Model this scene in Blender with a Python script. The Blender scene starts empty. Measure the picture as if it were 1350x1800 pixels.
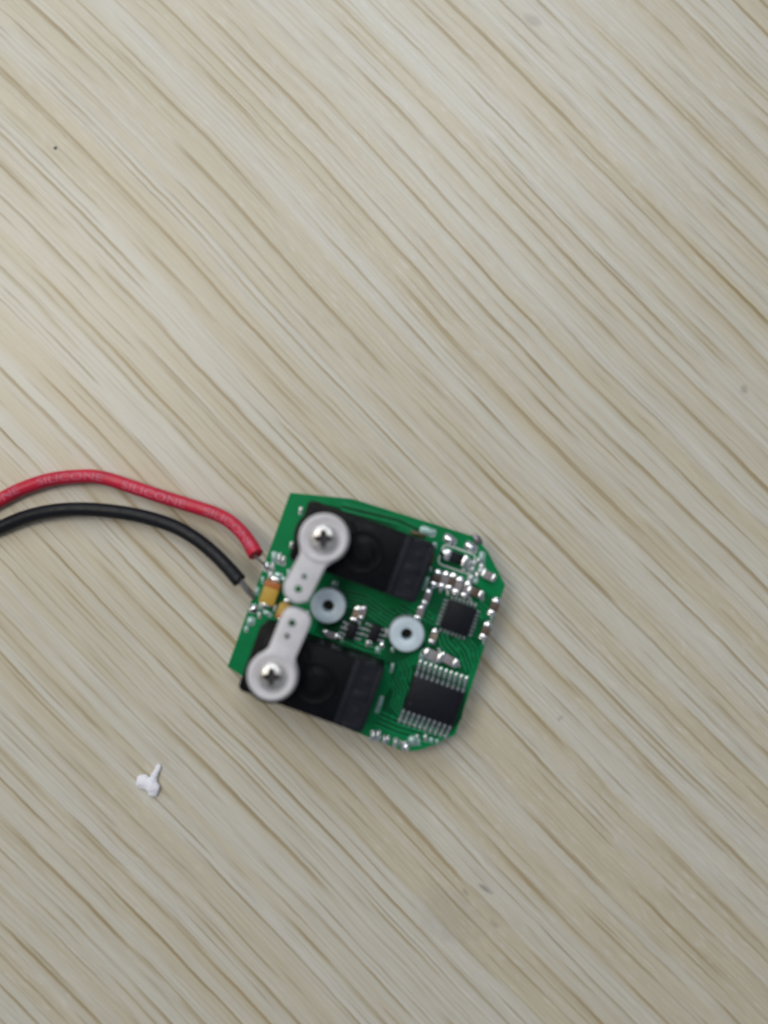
import bpy, bmesh, math, random
from mathutils import Vector, Matrix, noise as mnoise

random.seed(7)
S = bpy.context.scene
COL = S.collection
S.unit_settings.system = 'METRIC'
S.unit_settings.scale_length = 0.01          # one unit is one centimetre

# ------------------------------------------------------------------ camera
CAM_H = 10.5
PX = 145.0                                   # photo pixels per cm on the table
cam = bpy.data.cameras.new('camera')
cam.sensor_fit = 'VERTICAL'
cam.sensor_height = 24.0
cam.lens = 12.0 * CAM_H / (900.0 / PX)
cam.clip_start = 0.1
cam.clip_end = 2000.0
cam.dof.use_dof = True
cam.dof.focus_distance = 11.4
cam.dof.aperture_fstop = cam.lens * 1e-3 / 0.35
camo = bpy.data.objects.new('camera', cam)
camo.location = (0, 0, CAM_H)
COL.objects.link(camo)
S.camera = camo

# ------------------------------------------------------------------ room light
w = bpy.data.worlds.new('World')
S.world = w
w.use_nodes = True
bg = w.node_tree.nodes['Background']
bg.inputs['Color'].default_value = (0.80, 0.88, 1.0, 1)
bg.inputs['Strength'].default_value = 0.20


def lamp(name, loc, target, sx, sy, power, col):
    l = bpy.data.lights.new(name, 'AREA')
    l.shape = 'RECTANGLE'
    l.size, l.size_y = sx, sy
    l.energy = power
    l.color = col
    o = bpy.data.objects.new(name, l)
    o.location = loc
    d = Vector(target) - Vector(loc)
    o.rotation_euler = d.to_track_quat('-Z', 'Y').to_euler()
    COL.objects.link(o)
    return o


# a window ahead of the table and two ceiling fittings
lamp('window_light', (-12, 36, 32), (0, 0, 0), 34, 24, 8000, (0.90, 0.96, 1.0))
lamp('ceiling_light', (-29, 12, 60), (-4, 2, 0), 24, 24, 12300, (1.0, 0.92, 0.78))
lamp('ceiling_light', (8, 38, 84), (0, 0, 0), 30, 30, 16500, (0.95, 0.98, 1.0))

S.view_settings.view_transform = 'Standard'
S.view_settings.look = 'None'
S.view_settings.exposure = 0.0
S.view_settings.gamma = 1.0

# ------------------------------------------------------------------ helpers
TH = math.radians(-19.6)                     # the board lies turned on the table


def P(px, py, z):
    """Where a point at height z lies on the table, from where it shows in the photo."""
    k = (CAM_H - z) / CAM_H / PX
    return Vector(((px - 675.0) * k, (900.0 - py) * k, z))


ROOT_LOC = P(645, 1095, 0.42)
ROOT_LOC.z = 0.0
ROT = Matrix.Rotation(TH, 4, 'Z')
ROT_I = ROT.inverted()


def L(px, py, z):
    """The same in the board's own axes (x along the board, y up the board)."""
    return ROT_I @ (P(px, py, z) - ROOT_LOC)


def link(name, bm, m, parent=None, loc=(0, 0, 0), rz=0.0, smooth=True, kind=None, label=None):
    if isinstance(bm, bpy.types.Mesh):
        me = bm
    else:
        bmesh.ops.recalc_face_normals(bm, faces=bm.faces)
        me = bpy.data.meshes.new(name)
        bm.to_mesh(me)
        bm.free()
        if m is not None:
            me.materials.append(m)
        if smooth:
            me.shade_auto_smooth(math.radians(38)) if hasattr(me, 'shade_auto_smooth') else None
            for p in me.polygons:
                p.use_smooth = True
            try:
                me.set_sharp_from_angle(angle=math.radians(38))
            except Exception:
                pass
    o = bpy.data.objects.new(name, me)
    COL.objects.link(o)
    if parent is not None:
        o.parent = parent
    o.location = loc
    o.rotation_euler = (0, 0, rz)
    if kind:
        o['kind'] = kind
    if label:
        o['label'] = label
    return o


def thing(o, label, cat, group=None):
    o['label'] = label
    o['category'] = cat
    if group:
        o['group'] = group
    return o


def add_box(bm, cx, cy, z0, sx, sy, sz, bev=0.0, seg=2, rot=0.0):
    r = bmesh.ops.create_cube(bm, size=1.0)
    vs = r['verts']
    M = Matrix.Translation((cx, cy, z0 + sz / 2)) @ Matrix.Rotation(rot, 4, 'Z') @ Matrix.Diagonal((sx, sy, sz, 1))
    bmesh.ops.transform(bm, matrix=M, verts=vs)
    if bev > 0:
        es = list({e for v in vs for e in v.link_edges})
        bmesh.ops.bevel(bm, geom=es, offset=bev, segments=seg, affect='EDGES', profile=0.5)


def box(*a, **k):
    bm = bmesh.new()
    add_box(bm, *a, **k)
    return bm


def add_prism(bm, pts, z0, z1, bev=0.0):
    n = len(pts)
    b = [bm.verts.new((p[0], p[1], z0)) for p in pts]
    t = [bm.verts.new((p[0], p[1], z1)) for p in pts]
    bm.faces.new(b[::-1])
    tf = bm.faces.new(t)
    for i in range(n):
        bm.faces.new((b[i], b[(i + 1) % n], t[(i + 1) % n], t[i]))
    if bev > 0:
        bmesh.ops.bevel(bm, geom=list(tf.edges), offset=bev, segments=2, affect='EDGES', profile=0.5)


def add_lathe(bm, prof, n=48, cx=0.0, cy=0.0, closed=False):
    """prof: (r, z) list from outside bottom to the axis; closed joins the last ring to the first."""
    rings = []
    for r, z in prof:
        if r <= 1e-6:
            rings.append([bm.verts.new((cx, cy, z))])
        else:
            rings.append([bm.verts.new((cx + r * math.cos(2 * math.pi * i / n), cy + r * math.sin(2 * math.pi * i / n), z)) for i in range(n)])
    pairs = list(zip(rings, rings[1:]))
    if closed:
        pairs.append((rings[-1], rings[0]))
    for A, B in pairs:
        for i in range(n):
            j = (i + 1) % n
            if len(A) == 1 and len(B) == 1:
                continue
            if len(A) == 1:
                bm.faces.new((A[0], B[j], B[i]))
            elif len(B) == 1:
                bm.faces.new((A[i], A[j], B[0]))
            else:
                bm.faces.new((A[i], A[j], B[j], B[i]))


def rounded_rect(sx, sy, r, n=5):
    pts = []
    for cx, cy, a0 in ((sx / 2 - r, sy / 2 - r, 0), (-sx / 2 + r, sy / 2 - r, 90), (-sx / 2 + r, -sy / 2 + r, 180), (sx / 2 - r, -sy / 2 + r, 270)):
        for i in range(n + 1):
            a = math.radians(a0 + 90 * i / n)
            pts.append((cx + r * math.cos(a), cy + r * math.sin(a)))
    return pts


def add_ribbon(bm, pts, wid, z, th=0.004):
    """A flat strip along a polyline, with mitred bends."""
    n = len(pts)
    le, ri = [], []
    for i, p in enumerate(pts):
        p = Vector(p[:2])
        a = Vector(pts[max(i - 1, 0)][:2])
        b = Vector(pts[min(i + 1, n - 1)][:2])
        t = (b - a).normalized()
        nn = Vector((-t.y, t.x)) * wid / 2
        le.append(p + nn)
        ri.append(p - nn)
    add_prism(bm, [tuple(q) for q in ri] + [tuple(q) for q in reversed(le)], z, z + th)


def catmull(pts, per=10):
    out = []
    n = len(pts)
    for i in range(n - 1):
        p0, p1, p2, p3 = pts[max(i - 1, 0)], pts[i], pts[i + 1], pts[min(i + 2, n - 1)]
        for k in range(per):
            t = k / per
            out.append(0.5 * ((2 * p1) + (p2 - p0) * t + (2 * p0 - 5 * p1 + 4 * p2 - p3) * t * t + (3 * p1 - p0 - 3 * p2 + p3) * t ** 3))
    out.append(pts[-1].copy())
    return out


def frames(path):
    """Tangent, side and up of each point of a path that never runs straight up."""
    fr = []
    n = len(path)
    for i in range(n):
        t = (path[min(i + 1, n - 1)] - path[max(i - 1, 0)]).normalized()
        side = t.cross(Vector((0, 0, 1))).normalized()
        fr.append((t, side, side.cross(t).normalized()))
    return fr


def add_tube(bm, path, rad, n=20, jag=0.0):
    fr = frames(path)
    rings = []
    N = len(path)
    for i, (p, (t, s, u)) in enumerate(zip(path, fr)):
        r = rad(i / (N - 1)) if callable(rad) else rad
        ring = []
        for k in range(n):
            a = 2 * math.pi * k / n
            q = p + (s * math.cos(a) + u * math.sin(a)) * r
            if i == N - 1 and jag:
                q += t * random.uniform(-jag, jag)
            ring.append(bm.verts.new(q))
        rings.append(ring)
    for A, B in zip(rings, rings[1:]):
        for k in range(n):
            bm.faces.new((A[k], A[(k + 1) % n], B[(k + 1) % n], B[k]))
    bm.faces.new(rings[0][::-1])
    e = bm.verts.new(path[-1])
    for k in range(n):
        bm.faces.new((rings[-1][k], rings[-1][(k + 1) % n], e))


def add_blob(bm, cx, cy, z0, rx, ry, h, rot=0.0, seed=0, rough=0.12, sub=2):
    """A solder fillet: a lumpy low dome."""
    r = bmesh.ops.create_icosphere(bm, subdivisions=sub, radius=1.0)
    M = Matrix.Translation((cx, cy, z0)) @ Matrix.Rotation(rot, 4, 'Z') @ Matrix.Diagonal((rx, ry, h, 1))
    for v in r['verts']:
        d = 1.0 + rough * mnoise.noise(v.co * 1.7 + Vector((seed * 3.1, seed * 1.7, 0)))
        v.co *= d
        if v.co.z < -0.2:
            v.co.z = -0.2
    bmesh.ops.transform(bm, matrix=M, verts=r['verts'])


# ------------------------------------------------------------------ materials
def nt(name):
    m = bpy.data.materials.new(name)
    m.use_nodes = True
    t = m.node_tree
    return m, t, t.nodes['Principled BSDF']


class G:
    """A few shorthands for wiring nodes."""
    def __init__(s, t):
        s.t = t

    def n(s, typ, **kw):
        x = s.t.nodes.new(typ)
        for k, v in kw.items():
            setattr(x, k, v)
        return x

    def put(s, sock, v):
        if hasattr(v, 'is_linked') or isinstance(v, bpy.types.NodeSocket):
            s.t.links.new(v, sock)
        else:
            sock.default_value = v

    def math(s, op, a, b=0.0, c=0.0, clamp=False):
        x = s.n('ShaderNodeMath', operation=op, use_clamp=clamp)
        s.put(x.inputs[0], a)
        s.put(x.inputs[1], b)
        s.put(x.inputs[2], c)
        return x.outputs[0]

    def vec(s, x, y, z=0.0):
        c = s.n('ShaderNodeCombineXYZ')
        s.put(c.inputs[0], x)
        s.put(c.inputs[1], y)
        s.put(c.inputs[2], z)
        return c.outputs[0]

    def noise(s, v, scale=1.0, detail=2.0, rough=0.5, dist=0.0):
        x = s.n('ShaderNodeTexNoise')
        s.t.links.new(v, x.inputs['Vector'])
        x.inputs['Scale'].default_value = scale
        x.inputs['Detail'].default_value = detail
        x.inputs['Roughness'].default_value = rough
        x.inputs['Distortion'].default_value = dist
        return x.outputs['Fac']

    def ramp(s, v, lo, hi, a=0.0, b=1.0, smooth=True):
        x = s.n('ShaderNodeMapRange')
        x.interpolation_type = 'SMOOTHSTEP' if smooth else 'LINEAR'
        s.put(x.inputs[0], v)
        for i, q in enumerate((lo, hi, a, b)):
            x.inputs[i + 1].default_value = q
        return x.outputs[0]

    def mix(s, f, a, b, blend='MIX'):
        x = s.n('ShaderNodeMix', data_type='RGBA', blend_type=blend)
        s.put(x.inputs[0], f)
        s.put(x.inputs[6], a)
        s.put(x.inputs[7], b)
        return x.outputs[2]


def mat(name, col, rough=0.5, metal=0.0, var=0.12, scale=6.0, bump=0.0, bscale=40.0, sss=0.0, coat=0.0, spec=0.5, col2=None):
    m, t, b = nt(name)
    g = G(t)
    tc = g.n('ShaderNodeTexCoord')
    f = g.noise(tc.outputs['Object'], scale, 4.0, 0.6)
    c2 = col2 or tuple(max(0.0, x * (1 - 2.2 * var)) for x in col)
    c1 = col if col2 else tuple(x * (1 + var) for x in col)
    c = g.mix(g.ramp(f, 0.3, 0.7), (*c1, 1), (*c2, 1))
    t.links.new(c, b.inputs['Base Color'])
    r = g.ramp(g.noise(tc.outputs['Object'], scale * 3, 3.0), 0.25, 0.75, rough * 0.8, rough * 1.25)
    t.links.new(r, b.inputs['Roughness'])
    b.inputs['Metallic'].default_value = metal
    b.inputs['Specular IOR Level'].default_value = spec
    if sss:
        b.inputs['Subsurface Weight'].default_value = sss
        b.inputs['Subsurface Radius'].default_value = (0.06, 0.06, 0.07)
        b.inputs['Subsurface Scale'].default_value = 1.0
    if coat:
        b.inputs['Coat Weight'].default_value = coat
        b.inputs['Coat Roughness'].default_value = 0.15
    if bump:
        bn = g.n('ShaderNodeBump')
        bn.inputs['Strength'].default_value = 1.0
        bn.inputs['Distance'].default_value = bump
        t.links.new(g.noise(tc.outputs['Object'], bscale, 4.0, 0.65), bn.inputs['Height'])
        t.links.new(bn.outputs[0], b.inputs['Normal'])
    return m


def wood_laminate():
    m, t, b = nt('pale_wood_laminate')
    g = G(t)
    tc = g.n('ShaderNodeTexCoord')
    sep = g.n('ShaderNodeSeparateXYZ')
    t.links.new(tc.outputs['Object'], sep.inputs[0])
    x, y = sep.outputs[0], sep.outputs[1]
    al = math.radians(45.5)
    a = g.math('SUBTRACT', g.math('MULTIPLY', x, math.cos(al)), g.math('MULTIPLY', y, math.sin(al)))
    c0 = g.math('ADD', g.math('MULTIPLY', x, math.sin(al)), g.math('MULTIPLY', y, math.cos(al)))
    # the grain wanders
    wv = g.math('MULTIPLY', g.math('SUBTRACT', g.noise(g.vec(g.math('MULTIPLY', a, 0.09), g.math('MULTIPLY', c0, 0.12), 3.0), 1.0, 1.0), 0.5), 0.85)
    w2 = g.math('MULTIPLY', g.math('SUBTRACT', g.noise(g.vec(g.math('MULTIPLY', a, 0.9), g.math('MULTIPLY', c0, 1.0), 9.0), 1.0, 2.0), 0.5), 0.05)
    w3 = g.math('MULTIPLY', g.math('SUBTRACT', g.noise(g.vec(g.math('MULTIPLY', a, 5.0), g.math('MULTIPLY', c0, 3.0), 13.0), 1.0, 2.0), 0.5), 0.016)
    c = g.math('ADD', g.math('ADD', g.math('ADD', c0, wv), w2), w3)

    def st(fa, fc, z, detail=2.0, rough=0.5):
        return g.noise(g.vec(g.math('MULTIPLY', a, fa), g.math('MULTIPLY', c, fc), z), 1.0, detail, rough)

    def lines(freq, jit, z, lo, hi, fm, m0, m1):
        """Near-parallel growth lines of uneven spacing: a dark core with a soft skirt on one side; each comes and goes."""
        ph = g.math('ADD', g.math('MULTIPLY', c, freq), g.math('MULTIPLY', st(0.035, freq * 0.42, z, 1.0), jit))
        fr = g.math('FRACT', ph)
        core = g.math('MULTIPLY', g.ramp(fr, lo, hi), g.ramp(fr, hi + 0.02, 1.0, 1.0, 0.0))
        skirt = g.math('MULTIPLY', g.math('POWER', g.ramp(fr, 0.25, hi, 0.0, 1.0, False), 2.0), g.ramp(fr, hi, 1.0, 1.0, 0.0))
        # one strength value a line, so that neighbours fade at different places
        idn = g.math('FLOOR', ph)
        msk = g.noise(g.vec(g.math('MULTIPLY', a, fm), g.math('MULTIPLY', idn, 7.31), z + 2.0), 1.0, 2.0, 0.6)
        return core, skirt, g.ramp(msk, m0, m1)

    k1, s1, m1 = lines(3.6, 0.9, 1.0, 0.77, 0.90, 0.46, 0.40, 0.66)
    k2, s2, m2 = lines(7.0, 1.0, 21.0, 0.66, 0.87, 0.60, 0.42, 0.66)
    k3, s3, m3 = lines(15.0, 1.2, 51.0, 0.40, 0.80, 0.55, 0.36, 0.72)
    line = g.math('MULTIPLY', k1, m1)
    pore = g.math('MULTIPLY', k2, m2)
    hair = g.math('MULTIPLY', k3, m3)
    skirt = g.math('MULTIPLY', s1, g.ramp(m1, 0.0, 0.6, 0.25, 1.0))
    band = g.ramp(st(0.07, 2.6, 31.0, 2.0, 0.6), 0.36, 0.66)
    fleck = g.ramp(g.noise(g.vec(g.math('MULTIPLY', g.math('ADD', a, g.math('MULTIPLY', c, 0.12)), 5.0), g.math('MULTIPLY', c, 21.0), 37.0), 1.0, 2.0), 0.52, 0.74)
    fleck = g.math('MULTIPLY', fleck, g.ramp(g.noise(g.vec(x, y, 2.0), 0.28, 2.0), 0.40, 0.62))
    fibre = st(1.1, 30.0, 41.0, 3.0, 0.65)

    base = g.mix(g.math('MULTIPLY', band, 0.9), (0.640, 0.610, 0.535, 1), (0.590, 0.522, 0.388, 1))
    base = g.mix(g.math('MULTIPLY', skirt, 0.42), base, (0.500, 0.430, 0.290, 1))
    base = g.mix(g.math('MULTIPLY', fleck, 0.42), base, (0.72, 0.70, 0.65, 1))
    base = g.mix(g.math('MULTIPLY', hair, 0.45), base, (0.420, 0.365, 0.255, 1))
    base = g.mix(g.math('MULTIPLY', pore, 0.66), base, (0.355, 0.280, 0.150, 1))
    base = g.mix(g.math('MULTIPLY', line, 0.76), base, (0.345, 0.255, 0.120, 1))
    fb = g.n('ShaderNodeMix', data_type='RGBA', blend_type='MULTIPLY')
    g.put(fb.inputs[0], 1.0)
    t.links.new(base, fb.inputs[6])
    v = g.ramp(fibre, 0.25, 0.75, 0.90, 1.08, False)
    cc = g.n('ShaderNodeCombineColor')
    for i in range(3):
        t.links.new(v, cc.inputs[i])
    t.links.new(cc.outputs[0], fb.inputs[7])
    base = fb.outputs[2]
    # pencil scuffs and grubby marks
    nz = g.noise(tc.outputs['Object'], 5.0, 3.0)
    for px, py, rx, ry, ang, amt in ((853, 1562, 0.11, 0.035, -35, 0.55), (868, 1622, 0.09, 0.04, -48, 0.35), (818, 1568, 0.07, 0.03, -55, 0.30), (1308, 684, 0.055, 0.07, 20, 0.40), (938, 36, 0.14, 0.07, -30, 0.28), (985, 1262, 0.06, 0.03, 40, 0.3), (790, 1610, 0.5, 0.35, -40, 0.13)):
        q = P(px, py, 0)
        dx = g.math('SUBTRACT', x, q.x)
        dy = g.math('SUBTRACT', y, q.y)
        ca, sa = math.cos(math.radians(ang)), math.sin(math.radians(ang))
        u = g.math('DIVIDE', g.math('ADD', g.math('MULTIPLY', dx, ca), g.math('MULTIPLY', dy, sa)), rx)
        vv = g.math('DIVIDE', g.math('SUBTRACT', g.math('MULTIPLY', dy, ca), g.math('MULTIPLY', dx, sa)), ry)
        d = g.math('ADD', g.math('MULTIPLY', u, u), g.math('MULTIPLY', vv, vv))
        d = g.math('ADD', d, g.math('MULTIPLY', g.math('SUBTRACT', nz, 0.5), 2.4))
        base = g.mix(g.ramp(d, 0.0, 1.3, amt, 0.0), base, (0.16, 0.15, 0.15, 1))
    t.links.new(base, b.inputs['Base Color'])
    b.inputs['Roughness'].default_value = 0.42
    t.links.new(g.ramp(fibre, 0.2, 0.8, 0.29, 0.42), b.inputs['Roughness'])
    b.inputs['Specular IOR Level'].default_value = 0.55
    bn = g.n('ShaderNodeBump')
    bn.inputs['Distance'].default_value = 0.006
    bn.inputs['Strength'].default_value = 0.6
    h = g.math('SUBTRACT', g.math('MULTIPLY', fibre, 0.6), g.math('ADD', g.math('MULTIPLY', line, 0.5), g.math('MULTIPLY', pore, 0.6)))
    t.links.new(h, bn.inputs['Height'])
    t.links.new(bn.outputs[0], b.inputs['Normal'])
    return m


M = {}
M['wood'] = wood_laminate()
M['mask'] = mat('green_solder_mask', (0.0004, 0.195, 0.060), 0.40, var=0.10, scale=1.6, bump=0.0012, bscale=14, spec=0.14)
M['trace'] = mat('green_mask_over_copper', (0.002, 0.215, 0.075), 0.36, var=0.08, scale=3, spec=0.25)
M['gap'] = mat('dark_green_bare_laminate', (0.0006, 0.060, 0.020), 0.4, var=0.1, scale=3, spec=0.2)
M['clear'] = mat('green_mask_over_bare_laminate', (0.0004, 0.092, 0.030), 0.4, var=0.2, scale=2.2, spec=0.14)
M['fr4'] = mat('board_edge_laminate', (0.10, 0.16, 0.05), 0.6, var=0.2, scale=12)
M['solder'] = mat('bright_solder', (0.86, 0.87, 0.89), 0.17, metal=1.0, var=0.04, scale=14, bump=0.006, bscale=16)
M['dull_solder'] = mat('dull_tinned_pad', (0.62, 0.66, 0.67), 0.34, metal=0.85, var=0.10, scale=12, bump=0.004, bscale=22)
M['pad'] = mat('pale_tinned_pad', (0.34, 0.50, 0.47), 0.36, metal=0.45, var=0.12, scale=10, bump=0.003, bscale=24)
M['pin'] = mat('tinned_chip_lead', (0.66, 0.67, 0.70), 0.26, metal=1.0, var=0.06, scale=20)
M['chip'] = mat('black_epoxy', (0.0072, 0.0077, 0.0128), 0.52, var=0.10, scale=12, bump=0.0008, bscale=90, spec=0.2)
M['servo'] = mat('black_servo_plastic', (0.0038, 0.0042, 0.0062), 0.44, var=0.15, scale=5, bump=0.0022, bscale=26, spec=0.12)
M['servo2'] = mat('charcoal_servo_cap', (0.0105, 0.0115, 0.0185), 0.52, var=0.12, scale=7, bump=0.002, bscale=34, spec=0.18)
M['horn'] = mat('milky_nylon', (0.69, 0.672, 0.71), 0.42, var=0.06, scale=4, sss=0.25, bump=0.0012, bscale=18)
M['spacer'] = mat('bluish_nylon', (0.585, 0.685, 0.760), 0.40, var=0.05, scale=5, sss=0.25, bump=0.001, bscale=20)
M['steel'] = mat('screw_steel', (0.84, 0.82, 0.80), 0.36, metal=1.0, var=0.06, scale=16, bump=0.001, bscale=40)
M['slot'] = mat('shaded_recess_steel', (0.055, 0.05, 0.055), 0.6, metal=0.5, var=0.12, scale=18)  # dark copy of the screw steel; the recess shade is put in its colour
M['tant'] = mat('yellow_moulded_case', (0.52, 0.32, 0.045), 0.48, var=0.06, scale=9, bump=0.001, bscale=50)
M['tant_band'] = mat('orange_polarity_band', (0.42, 0.125, 0.018), 0.48, var=0.07, scale=9)
M['cap'] = mat('brown_ceramic', (0.105, 0.068, 0.050), 0.45, var=0.12, scale=14)
M['cap_grey'] = mat('grey_ceramic', (0.27, 0.25, 0.265), 0.42, var=0.10, scale=14)
M['cap_tan'] = mat('tan_ceramic', (0.32, 0.25, 0.19), 0.45, var=0.10, scale=14)
M['silk'] = mat('white_silkscreen', (0.55, 0.60, 0.58), 0.6, var=0.08, scale=20)
M['red'] = mat('red_silicone', (0.56, 0.012, 0.046), 0.40, var=0.06, scale=3, bump=0.001, bscale=20, sss=0.0)
M['black'] = mat('black_silicone', (0.0055, 0.0065, 0.0100), 0.46, var=0.10, scale=4, bump=0.0012, bscale=22, spec=0.3)
M['ink'] = mat('pale_pink_print', (0.60, 0.140, 0.215), 0.5, var=0.10, scale=10)
M['copper'] = mat('tinned_copper_strand', (0.15, 0.145, 0.145), 0.4, metal=0.7, var=0.10, scale=30)
M['scrap'] = mat('white_plastic', (0.88, 0.87, 0.95), 0.5, var=0.03, scale=8, sss=0.2)
M['speck'] = mat('grey_dust', (0.22, 0.24, 0.25), 0.8, var=0.2, scale=30)
M['glue'] = mat('amber_flux', (0.075, 0.060, 0.020), 0.35, var=0.2, scale=10)

# ------------------------------------------------------------------ table
bm = box(0, 0, -2.5, 150, 80, 2.5, bev=0.15, seg=2)
t_ = link('wooden_table', bm, M['wood'], loc=(0, 8, 0), kind='structure', label='pale wood-grain tabletop')
# the grain pattern is laid out from the table point under the camera
for v in t_.data.vertices:
    v.co.y += 8
t_.location = (0, 0, 0)

# ------------------------------------------------------------------ circuit board
ZB = 0.42                                    # top of the board
root = bpy.data.objects.new('circuit_board', None)
root.empty_display_size = 0.5
COL.objects.link(root)
root.location = ROOT_LOC
root.rotation_euler = (0, 0, TH)
thing(root, 'small green circuit board with two black servos and red and black wires', 'circuit board')

outline = [(510, 866), (620, 877), (836, 944), (858, 970), (888, 1028), (800, 1292), (740, 1318), (712, 1322), (492, 1233), (400, 1172)]
op = [L(x, y, ZB) for x, y in outline]
# soften the corners a little
soft = []
for i, p in enumerate(op):
    a, b = op[i - 1], op[(i + 1) % len(op)]
    for k in (0.028, 0.010):
        soft.append(p + (a - p).normalized() * k)
    for k in (0.010, 0.028):
        soft.append(p + (b - p).normalized() * k)
bm = bmesh.new()
add_prism(bm, [(p.x, p.y) for p in soft][::-1], ZB - 0.10, ZB)
pcb = link('board', bm, M['fr4'], root, smooth=False)
pcb.data.materials.append(M['mask'])
for p in pcb.data.polygons:
    if abs(p.normal.z) > 0.9:
        p.material_index = 1


def poly(pts, z):
    return [L(x, y, z) for x, y in pts]


# where the copper pour is cleared the board shows a darker green
bm = bmesh.new()
for k_n, pts in enumerate(([(548, 1042), (600, 1046), (655, 1062), (704, 1074), (735, 1096), (750, 1136), (722, 1150), (700, 1172), (690, 1196), (684, 1172), (640, 1140), (590, 1128), (552, 1112), (560, 1090)],
                           [(752, 996), (800, 1010), (846, 1034), (866, 1050), (858, 1096), (838, 1150), (822, 1188), (740, 1158), (760, 1130), (742, 1084), (744, 1030)],
                           [(704, 1180), (730, 1168), (822, 1200), (812, 1262), (792, 1290), (746, 1290), (668, 1262), (676, 1226)],
                           [(560, 884), (640, 902), (700, 926), (690, 934), (610, 908), (552, 896)])):
    q = [L(x, y, ZB) for x, y in pts]
    add_prism(bm, [(p.x, p.y) for p in q][::-1], ZB - 0.02, ZB + 0.0008 + 0.0001 * k_n)
link('cleared_area', bm, M['clear'], root, kind='stuff', smooth=False)

# copper tracks under the solder mask
bm = bmesh.new()
bg_ = bmesh.new()


def bundle(pts, n, gap, wid=0.020, jitter=0.0):
    ps = [L(x, y, ZB) for x, y in pts]
    for k in range(n):
        off = (k - (n - 1) / 2) * gap
        q = []
        for i, p in enumerate(ps):
            a, b = ps[max(i - 1, 0)], ps[min(i + 1, len(ps) - 1)]
            t = (b - a).normalized()
            q.append((p.x - t.y * off, p.y + t.x * off))
        add_ribbon(bm, q, wid, ZB, 0.0045 + 0.0002 * k)
        if k < n - 1:
            add_ribbon(bg_, [(x - t.y * gap / 2, y + t.x * gap / 2) for x, y in q], gap * 0.36, ZB, 0.0025 + 0.0001 * k)


bundle([(590, 1046), (640, 1058), (676, 1084), (690, 1092)], 5, 0.045)
bundle([(700, 1065), (730, 1082), (742, 1100)], 3, 0.05)
bundle([(664, 1262), (700, 1278), (748, 1292), (770, 1296)], 4, 0.055, 0.026)
bundle([(694, 1190), (706, 1214), (700, 1236), (712, 1250)], 5, 0.042)
bundle([(796, 1124), (815, 1146), (826, 1178)], 3, 0.045)
bundle([(816, 1122), (831, 1140), (834, 1162)], 3, 0.042)
bundle([(776, 1112), (782, 1132), (800, 1152)], 3, 0.05)
bundle([(745, 1078), (758, 1088), (772, 1094)], 3, 0.045)
bundle([(600, 1125), (640, 1142), (672, 1150)], 3, 0.05)
bundle([(740, 990), (756, 1010), (750, 1034)], 3, 0.045)
bundle([(838, 1062), (852, 1072), (855, 1088)], 3, 0.045)
bundle([(706, 1160), (716, 1180), (712, 1196)], 3, 0.045)
bundle([(470, 1090), (490, 1094), (502, 1100)], 2, 0.06, 0.03)
bundle([(600, 890), (700, 915), (740, 934)], 2, 0.07, 0.03)
link('copper_track', bm, M['trace'], root, kind='stuff', smooth=False)
link('track_gap', bg_, M['gap'], root, kind='stuff', smooth=False)

# vias: small dimples of tinned copper
via_src = None
for x, y in ((640, 1066), (668, 1078), (700, 1090), (650, 1052), (690, 1204), (702, 1226), (690, 1260), (806, 1140), (832, 1150), (812, 1160), (760, 1088), (596, 1046), (738, 1092), (846, 1084)):
    p = L(x, y, ZB)
    if via_src is None:
        b_ = bmesh.new()
        add_lathe(b_, [(0.024, 0.0), (0.022, 0.006), (0.011, 0.006), (0.009, 0.001), (0.0, 0.001)], 14)
        via_src = link('via', b_, M['trace'], root, (p.x, p.y, ZB))
    else:
        o = via_src.copy()
        COL.objects.link(o)
        o.location = (p.x, p.y, ZB)


# ---- soldered pads
pad_meshes = {}


def pad(px, py, sx, sy, m='dull_solder', rot=0.0, dome=0.35, name='solder_pad'):
    """A tinned pad with a rounded pillow of solder; sizes in photo pixels along and across the board."""
    k = (CAM_H - ZB) / CAM_H / PX
    sx, sy = sx * k, sy * k
    key = (round(sx, 3), round(sy, 3), m, dome)
    p = L(px, py, ZB)
    if key not in pad_meshes:
        b_ = bmesh.new()
        add_prism(b_, rounded_rect(sx, sy, min(sx, sy) * 0.35), 0.0, 0.006)
        if dome:
            add_blob(b_, 0, 0, 0.005, sx * 0.47, sy * 0.47, min(sx, sy) * dome, seed=len(pad_meshes) + 1, rough=0.3)
        o = link(name, b_, M[m], root, (p.x, p.y, ZB), rot)
        pad_meshes[key] = o
    else:
        o = pad_meshes[key].copy()
        COL.objects.link(o)
        o.location = (p.x, p.y, ZB)
        o.rotation_euler = (0, 0, rot)
    return o


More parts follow.
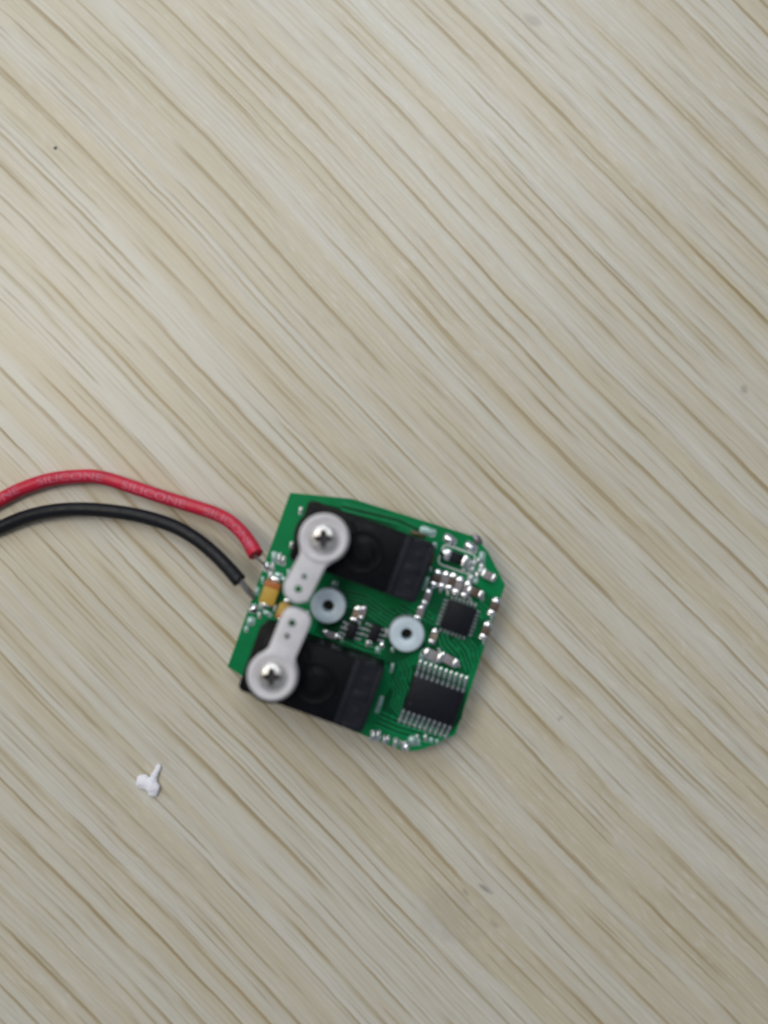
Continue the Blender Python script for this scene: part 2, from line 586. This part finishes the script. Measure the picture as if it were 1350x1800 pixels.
for a in ((752, 934, 30, 15, 'pad', 0.0, 0.12), (791, 949, 25, 16, 'solder', -0.25, 0.28), (828, 962, 25, 16, 'solder', -0.25, 0.28),
          (847, 980, 12, 22, 'pad', 0.3, 0.2), (846, 997, 10, 18, 'dull_solder', 0.2, 0.3), (833, 990, 9, 12, 'dull_solder', 0, 0.4), (830, 1001, 9, 12, 'dull_solder', 0, 0.4), (843, 1004, 9, 12, 'dull_solder', 0, 0.4),
          (827, 1016, 12, 14, 'dull_solder', 0.3, 0.35), (836, 1022, 8, 10, 'pad', 0.0, 0.3),
          (655, 1293, 9, 20, 'solder', 0.25, 0.4), (665, 1293, 9, 20, 'solder', 0.25, 0.4), (676, 1301, 9, 18, 'dull_solder', 0.25, 0.4), (682, 1299, 6, 14, 'solder', 0.25, 0.4),
          (695, 1305, 9, 18, 'dull_solder', 0.25, 0.4), (713, 1312, 16, 18, 'solder', 0.2, 0.45), (725, 1302, 18, 18, 'pad', 0.2, 0.3), (736, 1304, 6, 14, 'pad', 0.4, 0.3), (748, 1297, 7, 14, 'dull_solder', 0.4, 0.4),
          (758, 1301, 8, 10, 'pad', 0.3, 0.2),
          (482, 979, 10, 20, 'pad', 0.35, 0.2), (491, 982, 8, 20, 'dull_solder', 0.35, 0.35), (498, 986, 8, 18, 'dull_solder', 0.35, 0.35),
          (469, 997, 14, 17, 'solder', 0.3, 0.42), (476, 1011, 10, 14, 'dull_solder', 0.3, 0.3), (490, 1011, 16, 9, 'pad', 0, 0.2), (499, 1018, 10, 9, 'pad', 0, 0.2),
          (452, 1039, 8, 15, 'pad', 0.3, 0.3), (446, 1070, 17, 17, 'solder', 0.3, 0.42), (460, 1064, 8, 15, 'dull_solder', 0.4, 0.35), (470, 1078, 18, 8, 'pad', -0.2, 0.2), (484, 1068, 7, 14, 'dull_solder', 0.3, 0.3),
          (441, 1092, 15, 16, 'pad', 0.2, 0.15), (541, 1080, 7, 14, 'dull_solder', 0.4, 0.3), (540, 1056, 8, 9, 'pad', 0, 0.2), (589, 1026, 12, 12, 'pad', 0, 0.15),
          (749, 1026, 7, 26, 'pad', 0.0, 0.12), (667, 1238, 8, 32, 'pad', 0.0, 0.12), (689, 1174, 6, 18, 'pad', 0.15, 0.15), (764, 959, 8, 12, 'pad', 0.3, 0.2),
          (647, 1131, 9, 12, 'dull_solder', 0.4, 0.3), (671, 1134, 9, 12, 'solder', 0.4, 0.35), (664, 1142, 9, 12, 'pad', 0.4, 0.2), (680, 1112, 7, 15, 'dull_solder', 0.4, 0.3), (744, 1151, 12, 20, 'pad', 0, 0.15),
          (758, 1160, 22, 8, 'pad', -0.2, 0.15), (528, 898, 6, 14, 'dull_solder', 0.2, 0.3), (512, 958, 6, 12, 'dull_solder', 0.2, 0.3),
          (815, 1003, 7, 11, 'dull_solder', 0.5, 0.4), (822, 996, 6, 12, 'solder', 0.5, 0.4), (838, 1012, 7, 13, 'solder', 0.5, 0.4), (852, 1004, 7, 12, 'dull_solder', 0.4, 0.4), (841, 985, 6, 10, 'solder', 0.4, 0.4),
          (774, 1037, 5, 10, 'solder', 0.5, 0.4), (787, 1043, 5, 9, 'dull_solder', 0.5, 0.4), (812, 1047, 5, 10, 'solder', 0.5, 0.4), (826, 1053, 5, 10, 'dull_solder', 0.5, 0.4), (848, 1050, 6, 12, 'dull_solder', 0.4, 0.4),
          (760, 1030, 5, 12, 'solder', 0.5, 0.4), (757, 1000, 5, 10, 'pad', 0.5, 0.3), (746, 1064, 6, 12, 'solder', 0.5, 0.4), (864, 1086, 5, 12, 'solder', 0.4, 0.4), (850, 1128, 5, 12, 'solder', 0.4, 0.4),
          (462, 1020, 6, 14, 'pad', 0.4, 0.3), (480, 996, 6, 14, 'dull_solder', 0.4, 0.35), (507, 1006, 6, 12, 'pad', 0.4, 0.2), (456, 1082, 6, 12, 'dull_solder', 0.4, 0.3), (433, 1106, 8, 12, 'pad', 0.3, 0.15),
          (608, 1098, 5, 10, 'solder', 0.4, 0.4), (632, 1094, 5, 10, 'dull_solder', 0.4, 0.4), (652, 1130, 5, 12, 'solder', 0.4, 0.4), (690, 1142, 6, 10, 'pad', 0.4, 0.2), (601, 1124, 5, 10, 'dull_solder', 0.4, 0.4),
          (772, 1144, 5, 12, 'solder', 0.4, 0.4), (806, 1168, 6, 10, 'dull_solder', 0.4, 0.3), (704, 1306, 5, 12, 'solder', 0.4, 0.4), (733, 1296, 5, 12, 'dull_solder', 0.4, 0.4), (768, 1303, 6, 8, 'pad', 0.4, 0.2)):
    pad(*a)


# ---- small two-ended parts
two_src = {}


def two_end(px, py, length, width, h, body, vertical=False, rot=0.0, name='ceramic_capacitor', label=None, endm='solder'):
    k = (CAM_H - ZB - h) / CAM_H / PX
    ln, wd = length * k, width * k
    p = L(px, py, ZB + h * 0.7)
    r = (math.pi / 2 if vertical else 0.0) + rot
    key = (length, width, h, body, name, endm)
    if key in two_src:
        src = two_src[key]
        o = src.copy()
        COL.objects.link(o)
        o.location, o.rotation_euler = (p.x, p.y, ZB), (0, 0, r)
        for ch in src.children:
            c = ch.copy()
            COL.objects.link(c)
            c.parent = o
        return o
    o = link(name, box(0, 0, 0.004, ln * 0.56, wd * 0.96, h, bev=0.006), M[body], root, (p.x, p.y, ZB), r, label=label)
    for s in (-1, 1):
        b_ = bmesh.new()
        add_box(b_, s * ln * 0.375, 0, 0.002, ln * 0.25, wd, h + 0.006, bev=0.012)
        add_blob(b_, s * ln * 0.52, 0, 0.0, ln * 0.15, wd * 0.52, h * 0.6, seed=s + length, rough=0.15)
        link('end_cap', b_, M[endm], o)
    two_src[key] = o
    return o


two_end(767, 1017, 28, 15, 0.06, 'cap', True)
two_end(781, 1020, 28, 14, 0.06, 'cap_grey', True)
two_end(794, 1023, 28, 14, 0.06, 'cap', True)
two_end(806, 1030, 28, 14, 0.06, 'cap_grey', True)
two_end(820, 1037, 26, 13, 0.06, 'cap_grey', True)
two_end(835, 1041, 28, 15, 0.06, 'cap', False, -0.05)
two_end(869, 1067, 28, 15, 0.06, 'cap', True, -0.02)
two_end(854, 1109, 28, 15, 0.06, 'cap', True, -0.02)
two_end(750, 1050, 26, 13, 0.06, 'cap_grey', True)
two_end(738, 1077, 24, 13, 0.06, 'cap_grey', True)
two_end(762, 1119, 24, 13, 0.06, 'cap_tan', True)
two_end(762, 1152, 32, 17, 0.08, 'cap_grey', False, -0.05)
two_end(789, 1160, 34, 16, 0.07, 'cap_grey', False, -0.15)
two_end(626, 1080, 26, 14, 0.06, 'cap_tan', True)
two_end(637, 1077, 22, 12, 0.05, 'cap_grey', True)
two_end(582, 1116, 26, 12, 0.05, 'cap_grey', False)
two_end(859, 1012, 24, 15, 0.07, 'cap_grey', False, -0.1)

# the black diode with shiny ends in its printed outline
two_end(802, 981, 44, 20, 0.11, 'chip', False, -0.02, name='diode', label='black diode with bright metal ends')
k_ = (CAM_H - ZB) / CAM_H / PX
bm = bmesh.new()
rr = rounded_rect(60 * k_, 36 * k_, 0.05)
for i in range(len(rr)):
    a, b = Vector(rr[i]), Vector(rr[(i + 1) % len(rr)])
    if (b - a).length > 1e-5:
        add_ribbon(bm, [a, b], 0.022, 0.0, 0.003)
p = L(803, 983, ZB)
link('printed_outline', bm, M['silk'], root, (p.x, p.y, ZB), smooth=False)

# dark solder tail of a part soldered on the underside, poking out at the corner
b_ = bmesh.new()
p = L(838, 949, ZB - 0.05)
add_blob(b_, 0, 0, 0, 0.085, 0.055, 0.05, seed=5, rough=0.3)
link('solder_tail', b_, mat('dark_solder', (0.22, 0.20, 0.23), 0.4, metal=0.7), root, (p.x, p.y, ZB - 0.03), -0.5)

# ---- yellow tantalum capacitors
for x, y, ln, wd, lab in ((474, 1043, 41, 28, 'yellow capacitor with orange polarity band'), (497, 1075, 28, 20, 'yellow capacitor partly hidden under a servo arm')):
    h = 0.17
    kk = (CAM_H - ZB - h) / CAM_H / PX
    p = L(x, y, ZB + h)
    bl = ln * kk
    o = link('tantalum_capacitor', box(0, 0, 0.004, wd * kk, bl, h, bev=0.014), M['tant'], root, (p.x, p.y, ZB), label=lab)
    link('polarity_band', box(0, bl * (0.36 if ln > 35 else -0.36), 0.006, wd * kk + 0.003, bl * 0.30, h + 0.0005, bev=0.014), M['tant_band'], o)
    for s in (-1, 1):
        link('terminal', box(0, s * (bl / 2 + 0.02), 0.0, wd * kk * 0.6, 0.05, 0.05, bev=0.008), M['solder'], o)


# ---- chips
def gull_mesh(wid, reach, height, foot):
    """A bent lead: shoulder out of the body, down, and a flat foot; y points away from the body."""
    th = 0.018
    pr = [(-0.01, height), (reach * 0.34, height), (reach * 0.52, th), (reach, th), (reach, 0.0), (reach * 0.44, 0.0), (reach * 0.26, height - th), (-0.01, height - th)]
    bm = bmesh.new()
    A = [bm.verts.new((-wid / 2, y, z)) for y, z in pr]
    B = [bm.verts.new((wid / 2, y, z)) for y, z in pr]
    bm.faces.new(A)
    bm.faces.new(B[::-1])
    for i in range(len(pr)):
        j = (i + 1) % len(pr)
        bm.faces.new((A[j], A[i], B[i], B[j]))
    # solder under the foot
    add_blob(bm, 0, reach * 0.92, 0.0, wid * 0.75, reach * 0.30, 0.016, sub=1)
    return bm


def chip_body(sx, sy, h, dot=None):
    bm = bmesh.new()
    add_box(bm, 0, 0, 0.012, sx, sy, h, bev=0.016, seg=2)
    return bm


# twenty-lead chip
h = 0.10
ctr = L(762, 1233, ZB + h)
kk = (CAM_H - ZB - h) / CAM_H / PX
sx, sy = 94 * kk, 62 * kk
soic = link('chip', chip_body(sx, sy, h), M['chip'], root, (ctr.x, ctr.y, ZB), label='large black chip with ten leads on each side')
b_ = bmesh.new()
add_lathe(b_, [(0.035, h + 0.0115), (0.032, h + 0.0135), (0.0, h + 0.0130)], 20, -sx / 2 + 0.08, -sy / 2 + 0.08)
link('pin_mark', b_, M['servo2'], soic)
pin_src = None
pitch = 9.55 * (CAM_H - ZB) / CAM_H / PX
for s in (1, -1):
    for i in range(10):
        x_ = (i - 4.5) * pitch
        if pin_src is None:
            pin_src = link('pin', gull_mesh(0.033, 0.165, 0.062, 0.06), M['pin'], soic, smooth=False)
            o = pin_src
        else:
            o = pin_src.copy()
            COL.objects.link(o)
        o.location = (x_, s * (sy / 2 - 0.004), 0)
        o.rotation_euler = (0, 0, 0 if s > 0 else math.pi)

# square flat chip
h = 0.085
ctr = L(806, 1087, ZB + h)
kk = (CAM_H - ZB - h) / CAM_H / PX
sq = 52 * kk
qfn = link('chip', chip_body(sq, sq, h), M['chip'], root, (ctr.x, ctr.y, ZB), label='square black chip with short leads on all four sides')
psrc = None
for side in range(4):
    for i in range(7):
        if psrc is None:
            b_ = bmesh.new()
            add_box(b_, 0, 0.014, 0.0, 0.026, 0.050, 0.022, bev=0.005, seg=1)
            add_blob(b_, 0, 0.04, 0.0, 0.018, 0.022, 0.02, sub=1)
            psrc = link('pin', b_, M['pin'], qfn)
            o = psrc
        else:
            o = psrc.copy()
            COL.objects.link(o)
        r = side * math.pi / 2
        v = Matrix.Rotation(r, 3, 'Z') @ Vector(((i - 3) * 0.0475, sq / 2, 0))
        o.location = v
        o.rotation_euler = (0, 0, r)

# two small six-lead chips
for n_, (x, y) in enumerate(((618, 1110), (658.5, 1113))):
    h = 0.075
    ctr = L(x, y, ZB + h)
    if n_ == 0:
        small = link('chip', chip_body(0.115, 0.19, h), M['chip'], root, (ctr.x, ctr.y, ZB), label='tiny black chip with three leads on each side')
        g0 = None
        for s in (1, -1):
            for i in range(3):
                if g0 is None:
                    g0 = link('pin', gull_mesh(0.026, 0.075, 0.045, 0.03), M['pin'], small, smooth=False)
                    o = g0
                else:
                    o = g0.copy()
                    COL.objects.link(o)
                o.location = (s * 0.054, (i - 1) * 0.064, 0)
                o.rotation_euler = (0, 0, -s * math.pi / 2)
    else:
        o = small.copy()
        COL.objects.link(o)
        o.location = (ctr.x, ctr.y, ZB)
        for ch in small.children:
            c = ch.copy()
            COL.objects.link(c)
            c.parent = o

# ---- nylon spacers
sp_src = None
ZS = 0.26
for x, y in ((576.5, 1065.5), (715, 1115.5)):
    p = L(x, y, ZB + ZS)
    if sp_src is None:
        b_ = bmesh.new()
        R, r = 0.2025, 0.064
        add_lathe(b_, [(R, 0.0), (R, ZS - 0.03), (R - 0.010, ZS - 0.008), (R - 0.03, ZS), (r + 0.022, ZS), (r + 0.004, ZS - 0.012), (r, ZS - 0.035), (r, 0.0)], 56, closed=True)
        sp_src = link('nylon_spacer', b_, M['spacer'], root, (p.x, p.y, ZB))
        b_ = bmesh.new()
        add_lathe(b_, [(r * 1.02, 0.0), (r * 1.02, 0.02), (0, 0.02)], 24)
        link('bore_shade_disc', b_, mat('painted_bore_shade', (0.030, 0.027, 0.006), 0.6), sp_src)  # disc closing the bore, coloured dark to stand in for the shade inside
    else:
        o = sp_src.copy()
        COL.objects.link(o)
        o.location = (p.x, p.y, ZB)
        for ch in sp_src.children:
            c = ch.copy()
            COL.objects.link(c)
            c.parent = o

# ---- servos
SH = 0.50                                    # case height above the board
ZT = ZB + SH


def screw_mesh(R):
    """Pan head with a cross recess pressed into it."""
    bm = bmesh.new()
    nr, na = 26, 88
    rings = []

    def hgt(r, a):
        x, y = r * math.cos(a), r * math.sin(a)
        z = 0.066 * math.sqrt(max(0.0, 1 - (r / R) ** 3.2))
        w = 0.036
        lim = 0.66 * R
        d = 0.0
        for q, s in ((x, y), (y, x)):
            if abs(s) < w and abs(q) < lim:
                f = min(1.0, (w - abs(s)) / 0.012) * min(1.0, (lim - abs(q)) / 0.02)
                d = max(d, f * (0.073 - 0.03 * abs(q) / lim))
        c = math.hypot(x, y)
        if c < 0.062:
            d = max(d, 0.070 * min(1.0, (0.062 - c) / 0.02))
        return z - d, d

    deep = []
    for i in range(1, nr + 1):
        r = R * math.sin(i / nr * math.pi / 2) if i > nr * 0.75 else R * math.sin(0.75 * math.pi / 2) * (i / (nr * 0.75))
        r = min(r, R)
        ring = []
        for k in range(na):
            a = 2 * math.pi * k / na
            z, d = hgt(r, a)
            v = bm.verts.new((r * math.cos(a), r * math.sin(a), z))
            ring.append(v)
            if d > 0.028:
                deep.append(v)
        rings.append(ring)
    z, d = hgt(0, 0)
    c = bm.verts.new((0, 0, z))
    deep.append(c)
    deep = set(deep)
    for k in range(na):
        bm.faces.new((c, rings[0][k], rings[0][(k + 1) % na]))
    for A, B in zip(rings, rings[1:]):
        for k in range(na):
            bm.faces.new((A[k], B[k], B[(k + 1) % na], A[(k + 1) % na]))
    lo = [bm.verts.new((v.co.x, v.co.y, -0.05)) for v in rings[-1]]
    for k in range(na):
        bm.faces.new((rings[-1][k], lo[k], lo[(k + 1) % na], rings[-1][(k + 1) % na]))
    bm.faces.new(lo[::-1])
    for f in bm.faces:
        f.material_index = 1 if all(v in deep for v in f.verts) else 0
    return bm


def arm_outline(R, r, dist, w0, n=40, sq=2.0):
    """Round hub at the origin, tapering arm along +x to a round end at dist."""
    pts = []
    # end cap
    for i in range(15):
        a = math.radians(-82 + 164 * i / 14)
        cx_, sy_ = math.cos(a), math.sin(a)
        pts.append((dist + r * abs(cx_) ** (2 / sq), r * math.copysign(abs(sy_) ** (2 / sq), sy_)))
    # concave fillet into the hub
    a0 = math.asin(min(0.98, (w0 * 1.25) / R))
    pts.append((R * math.cos(a0) + 0.07, w0))
    for i in range(n):
        a = a0 + (2 * math.pi - 2 * a0) * i / (n - 1)
        pts.append((R * math.cos(a), R * math.sin(a)))
    pts.append((R * math.cos(a0) + 0.07, -w0))
    return pts


def plate_with_holes(outline, holes, z0, z1, bev=0.02):
    """A plate with through holes, triangulated between the outline and the hole rims."""
    bm = bmesh.new()

    def loop(pts, z):
        vs = [bm.verts.new((x, y, z)) for x, y in pts]
        es = [bm.edges.new((vs[i], vs[(i + 1) % len(vs)])) for i in range(len(vs))]
        return vs, es

    def shrink(pts, d):
        n = len(pts)
        out = []
        for i in range(n):
            a, b = Vector(pts[i - 1]), Vector(pts[(i + 1) % n])
            t = (b - a).normalized()
            out.append((pts[i][0] - t.y * d, pts[i][1] + t.x * d))
        return out

    hl = []
    for hx, hy, hr in holes:
        hl.append([(hx + hr * math.cos(2 * math.pi * i / 16), hy + hr * math.sin(2 * math.pi * i / 16)) for i in range(16)])
    tops, E = [], []
    inner = shrink(outline, bev)
    vs, es = loop(inner, z1)
    tops.append(vs)
    E += es
    for h_ in hl:
        v, e = loop(h_, z1)
        tops.append(v)
        E += e
    bmesh.ops.triangle_fill(bm, edges=E, use_beauty=True)
    mid = [bm.verts.new((x, y, z1 - bev * 0.3)) for x, y in shrink(outline, bev * 0.3)]
    out = [bm.verts.new((x, y, z1 - bev)) for x, y in outline]
    bot = [bm.verts.new((x, y, z0)) for x, y in outline]
    n = len(outline)
    for A, B in ((tops[0], mid), (mid, out), (out, bot)):
        for i in range(n):
            j = (i + 1) % n
            bm.faces.new((A[i], B[i], B[j], A[j]))
    for v in tops[1:]:
        lo = [bm.verts.new((q.co.x, q.co.y, z0)) for q in v]
        for i in range(16):
            j = (i + 1) % 16
            bm.faces.new((v[i], v[j], lo[j], lo[i]))
    return bm


def make_servo(cor, horn_px, tip_px, boss_px, hole_px, label, sq):
    """cor: top corners of the case in the photo, upper left and lower right of its own axes."""
    a, b = L(*cor[0], ZT), L(*cor[1], ZT)
    cx, cy = (a.x + b.x) / 2, (a.y + b.y) / 2
    LX, LY = abs(b.x - a.x), abs(a.y - b.y)
    # case: lower hull through the board, stepped upper hull
    bm = bmesh.new()
    pts = rounded_rect(LX, LY, 0.05)
    add_prism(bm, pts, 0.0, SH, bev=0.022)
    o = link('servo', bm, M['servo'], root, (cx, cy, ZB), label=label)
    lo = bmesh.new()
    add_box(lo, 0, 0, -ZB + 0.001, LX * 0.90, LY * 0.80, ZB - 0.10, bev=0.03)
    link('lower_case', lo, M['servo'], o)
    # end cap with two sunken windows
    cw = LX * 0.235
    c0 = LX / 2 - cw
    bm = bmesh.new()
    z0, z1 = SH - 0.02, SH + 0.007
    add_box(bm, c0 + cw * 0.58, 0, z0, cw * 0.80, LY * 0.95, 0.0225, bev=0.002, seg=1)
    add_box(bm, c0 + 0.045, 0, z0, 0.085, LY * 0.985, z1 - z0 + 0.004, bev=0.012)
    add_box(bm, LX / 2 - 0.028, 0, z0, 0.052, LY * 0.97, z1 - z0, bev=0.012)
    add_box(bm, c0 + cw * 0.58, 0, z0, cw * 0.62, 0.11, z1 - z0 - 0.003, bev=0.010)
    for s in (-1, 1):
        add_box(bm, c0 + cw * 0.58, s * (LY / 2 - 0.035), z0, cw * 0.62, 0.060, z1 - z0 - 0.002, bev=0.010)
        add_box(bm, c0 + cw * 0.60, s * LY * 0.235, z0 + 0.004, cw * 0.30, LY * 0.13, 0.019, bev=0.004)
    link('end_cap', bm, M['servo2'], o)
    # gear bosses moulded on the lid
    hc = L(*boss_px, ZT + 0.1) - Vector((cx, cy, 0))
    bm = bmesh.new()
    add_lathe(bm, [(0.305, -0.12), (0.305, SH + 0.07), (0.295, SH + 0.088), (0.27, SH + 0.095), (0.0, SH + 0.095)], 56, hc.x, hc.y)
    link('gear_housing', bm, M['servo'], o)
    g2 = (hc.x + 0.47, hc.y * 0.25)
    bm = bmesh.new()
    add_lathe(bm, [(0.245, SH - 0.02), (0.243, SH + 0.012), (0.232, SH + 0.018), (0.215, SH + 0.018), (0.205, SH + 0.013), (0.198, SH + 0.006), (0.12, SH + 0.006), (0.112, SH + 0.012), (0.095, SH + 0.014), (0.0, SH + 0.014)], 48, *g2)
    rib = [Vector((hc.x + x_, LY * y_, 0)) for x_, y_ in ((0.24, 0.40), (0.31, 0.33), (0.36, 0.16), (0.46, 0.06), (0.56, 0.0), (0.62, -0.12), (0.62, -0.26))]
    add_ribbon(bm, catmull(rib, 5), 0.024, SH - 0.002, 0.022)
    link('gear_cover', bm, M['servo'], o)
    # output arm
    ZA = ZT + 0.20                            # underside of the arm
    hz = L(*horn_px, ZA + 0.13) - Vector((cx, cy, 0))
    tz = L(*tip_px, ZA + 0.13) - Vector((cx, cy, 0))
    d = Vector((tz.x - hz.x, tz.y - hz.y))
    ang = math.atan2(d.y, d.x)
    R, r = 0.272, 0.163
    holes = []
    for hx, hy, hr in hole_px:
        q = L(hx, hy, ZA + 0.13) - Vector((cx, cy, 0))
        e = Matrix.Rotation(-ang, 3, 'Z') @ Vector((q.x - hz.x, q.y - hz.y, 0))
        holes.append((e.x, e.y, hr))
    arm = plate_with_holes(arm_outline(R, r, d.length, 0.155, sq=sq), holes, 0.0, 0.12, 0.026)
    ao = link('servo_arm', arm, M['horn'], o, (hz.x, hz.y, ZA - ZB), ang)
    # raised hub collar round the screw, with a floor below the screw head
    bm = bmesh.new()
    add_lathe(bm, [(0.262, -0.105), (0.262, 0.10), (0.256, 0.135), (0.240, 0.150), (0.212, 0.150), (0.195, 0.140), (0.188, 0.118), (0.188, 0.095), (0.0, 0.095)], 56)
    link('hub_collar', bm, M['horn'], o, (hz.x, hz.y, ZA - ZB))
    sc = screw_mesh(0.158)
    so = link('screw', sc, M['steel'], o, (hz.x, hz.y, ZA - ZB + 0.135), 0.32)
    so.data.materials.append(M['slot'])
    return o


upper = make_servo(((543.5, 878), (730, 1062)), (569, 947), (524, 1034), (565, 944),
                   ((524, 1036, 0.042), (534.5, 1014, 0.030)), 'upper black servo beside the long free board edge', 2.0)
lower = make_servo(((459, 1096), (636, 1290)), (478, 1189), (517, 1097), (477, 1189),
                   ((513, 1096, 0.042), (504.5, 1119, 0.030)), 'lower black servo overhanging the board edge', 2.9)

# a small mounting lug at the lower servo's corner and flux round the upper one
p = L(429, 1203, ZT - 0.15)
link('mounting_lug', box(0, 0, 0, 0.12, 0.16, 0.3, bev=0.03), M['servo'], root, (p.x, p.y, ZB))
b_ = bmesh.new()
p = L(757, 985, ZB)
add_blob(b_, 0, 0, 0, 0.035, 0.11, 0.03, seed=3, rough=0.35)
link('flux_residue', b_, M['glue'], root, (p.x, p.y, ZB))
b_ = bmesh.new()
p = L(735, 939, ZB)
add_blob(b_, 0, 0, 0, 0.11, 0.035, 0.03, seed=4, rough=0.35)
link('flux_residue', b_, M['glue'], root, (p.x, p.y, ZB))


# ------------------------------------------------------------------ wires
def wire(px_path, m, r0, r1, name, label):
    pts = [L(x, y, z) for x, y, z in px_path]
    path = catmull(pts, 12)
    bm = bmesh.new()
    add_tube(bm, path, lambda t: r0 + (r1 - r0) * max(0.0, (t - 0.85) / 0.15) ** 2, 24, jag=0.008)
    o = link(name, bm, M[m], root, label=label)
    return o, path


RW = 0.083
red, red_path = wire([(-520, 1060, RW), (-330, 1030, RW), (-180, 968, RW), (-75, 918, RW), (-36, 898, RW), (0, 879, RW), (37, 860, 0.09), (89, 843, 0.11), (148, 837, 0.13), (185, 841, 0.14), (230, 855, 0.15), (278, 871, 0.16), (326, 886, 0.18), (370, 900, 0.21), (400, 914, 0.25), (425, 936, 0.32), (440, 957, 0.40), (450, 975, 0.46)],
                     'red', RW, 0.094, 'wire', 'red insulated wire printed SILICONE')
blk, blk_path = wire([(-520, 1100, RW), (-330, 1068, RW), (-180, 1002, RW), (-75, 951, RW), (-36, 940, RW), (0, 927, RW), (44, 909, 0.10), (93, 898, 0.13), (148, 895, 0.15), (207, 900, 0.16), (259, 910, 0.17), (307, 926, 0.19), (344, 947, 0.23), (374, 971, 0.29), (399, 996, 0.36), (421, 1021, 0.42)],
                     'black', RW, 0.088, 'wire', 'black insulated wire with frayed end')

# bare strands from each wire to its joint
for o, path, tgt, n in ((red, red_path, (469, 996), 3), (blk, blk_path, (446, 1052), 7)):
    end = path[-1]
    tdir = (path[-1] - path[-4]).normalized()
    tp = L(*tgt, ZB + 0.03)
    for i in range(n):
        off = Vector((random.uniform(-1, 1), random.uniform(-1, 1), random.uniform(-0.6, 0.6))) * 0.030
        a_ = end - tdir * 0.04 + off
        mid = (end + tp) / 2 + off * 1.1 + Vector((0, 0, 0.015))
        b_ = bmesh.new()
        add_tube(b_, catmull([a_, end + tdir * 0.03 + off, mid, tp + off * 0.5], 5), 0.010, 8)
        link('bare_strand', b_, M['copper'], o)


def wrap_text(text, path, start, height, width, rad, tilt, parent):
    """Print letters round the wire: x runs along the path, y round the jacket."""
    cu = bpy.data.curves.new('lettering', 'FONT')
    cu.body = text
    cu.size = 1.0
    cu.offset = 0.004
    cu.resolution_u = 3
    tmp = bpy.data.objects.new('lettering_source', cu)
    COL.objects.link(tmp)
    dg = bpy.context.evaluated_depsgraph_get()
    me = bpy.data.meshes.new_from_object(tmp.evaluated_get(dg))
    bpy.data.objects.remove(tmp)
    xs = [v.co.x for v in me.vertices]
    ys = [v.co.y for v in me.vertices]
    x0, x1, y0, y1 = min(xs), max(xs), min(ys), max(ys)
    bm = bmesh.new()
    bm.from_mesh(me)
    bpy.data.meshes.remove(me)
    bmesh.ops.subdivide_edges(bm, edges=[e for e in bm.edges if e.calc_length() > 0.15], cuts=2)
    bmesh.ops.triangulate(bm, faces=bm.faces)
    cum = [0.0]
    for a, b in zip(path, path[1:]):
        cum.append(cum[-1] + (b - a).length)
    fr = frames(path)
    for v in bm.verts:
        s = start + (v.co.x - x0) / (x1 - x0) * width
        s = min(max(s, 0.0), cum[-1] - 1e-4)
        i = max(k for k in range(len(cum)) if cum[k] <= s)
        i = min(i, len(path) - 2)
        f = (s - cum[i]) / (cum[i + 1] - cum[i])
        p = path[i].lerp(path[i + 1], f)
        sd = fr[i][1].lerp(fr[i + 1][1], f).normalized()
        up = fr[i][2].lerp(fr[i + 1][2], f).normalized()
        yy = ((v.co.y - y0) / (y1 - y0) - 0.5) * height
        ang = math.pi / 2 + yy / rad + tilt
        v.co = p + (sd * math.cos(ang) + up * math.sin(ang)) * (rad + 0.0022)
    return link('lettering', bm, M['ink'], parent, smooth=False)


def arc_at(path, px, z):
    q = L(*px, z)
    cum, best, bs = 0.0, 1e9, 0.0
    for a, b in zip(path, path[1:]):
        d = (a - q).xy.length
        if d < best:
            best, bs = d, cum
        cum += (b - a).length
    return bs


s1 = arc_at(red_path, (72, 848), 0.1)
s2 = arc_at(red_path, (218, 851), 0.15)
s3 = arc_at(red_path, (362, 897), 0.21)
for s in (s1 - (s2 - s1), s1, s2, s3):
    wrap_text('SILICONE', red_path, s, 0.088, 0.80, RW + 0.0005 + (0.006 if s == s3 else 0.0), 0.0, red)

# ------------------------------------------------------------------ bits on the table
q = P(263, 1377, 0.05)
bm = bmesh.new()


def sp(px, py, r, h):
    v = P(px, py, 0.04) - q
    rr_ = bmesh.ops.create_icosphere(bm, subdivisions=3, radius=1.0)
    for w_ in rr_['verts']:
        n_ = 1 + 0.26 * mnoise.noise(w_.co * 1.9 + Vector((px, py, 0)))
        w_.co = Vector((w_.co.x * r * n_ + v.x, w_.co.y * r * n_ + v.y, w_.co.z * h * 0.8 * n_ + h * 0.75))


for a in ((251, 1374, 0.088, 0.05), (257, 1378, 0.070, 0.05), (264, 1380, 0.082, 0.055), (268, 1384, 0.085, 0.055), (269, 1392, 0.066, 0.045), (269, 1370, 0.050, 0.05), (271, 1363, 0.046, 0.045), (274, 1357, 0.037, 0.04), (277, 1351, 0.037, 0.035), (278, 1348, 0.032, 0.03)):
    sp(*a)
so = link('plastic_scrap', bm, M['scrap'], loc=(q.x, q.y, 0.0))
rm = so.modifiers.new('remesh', 'REMESH')
rm.mode = 'VOXEL'
rm.voxel_size = 0.008
rm.use_smooth_shade = True
sm = so.modifiers.new('smooth', 'SMOOTH')
sm.factor = 0.6
sm.iterations = 6
thing(so, 'small white three-lobed plastic scrap on the bare tabletop', 'plastic scrap')

q = P(97.5, 260, 0.0)
bm = bmesh.new()
add_blob(bm, 0, 0, 0.004, 0.022, 0.017, 0.014, 0.4, seed=9, rough=0.5)
so = link('dust_speck', bm, M['speck'], loc=(q.x, q.y, 0.0))
thing(so, 'tiny dark grey speck of dirt on the tabletop', 'speck')
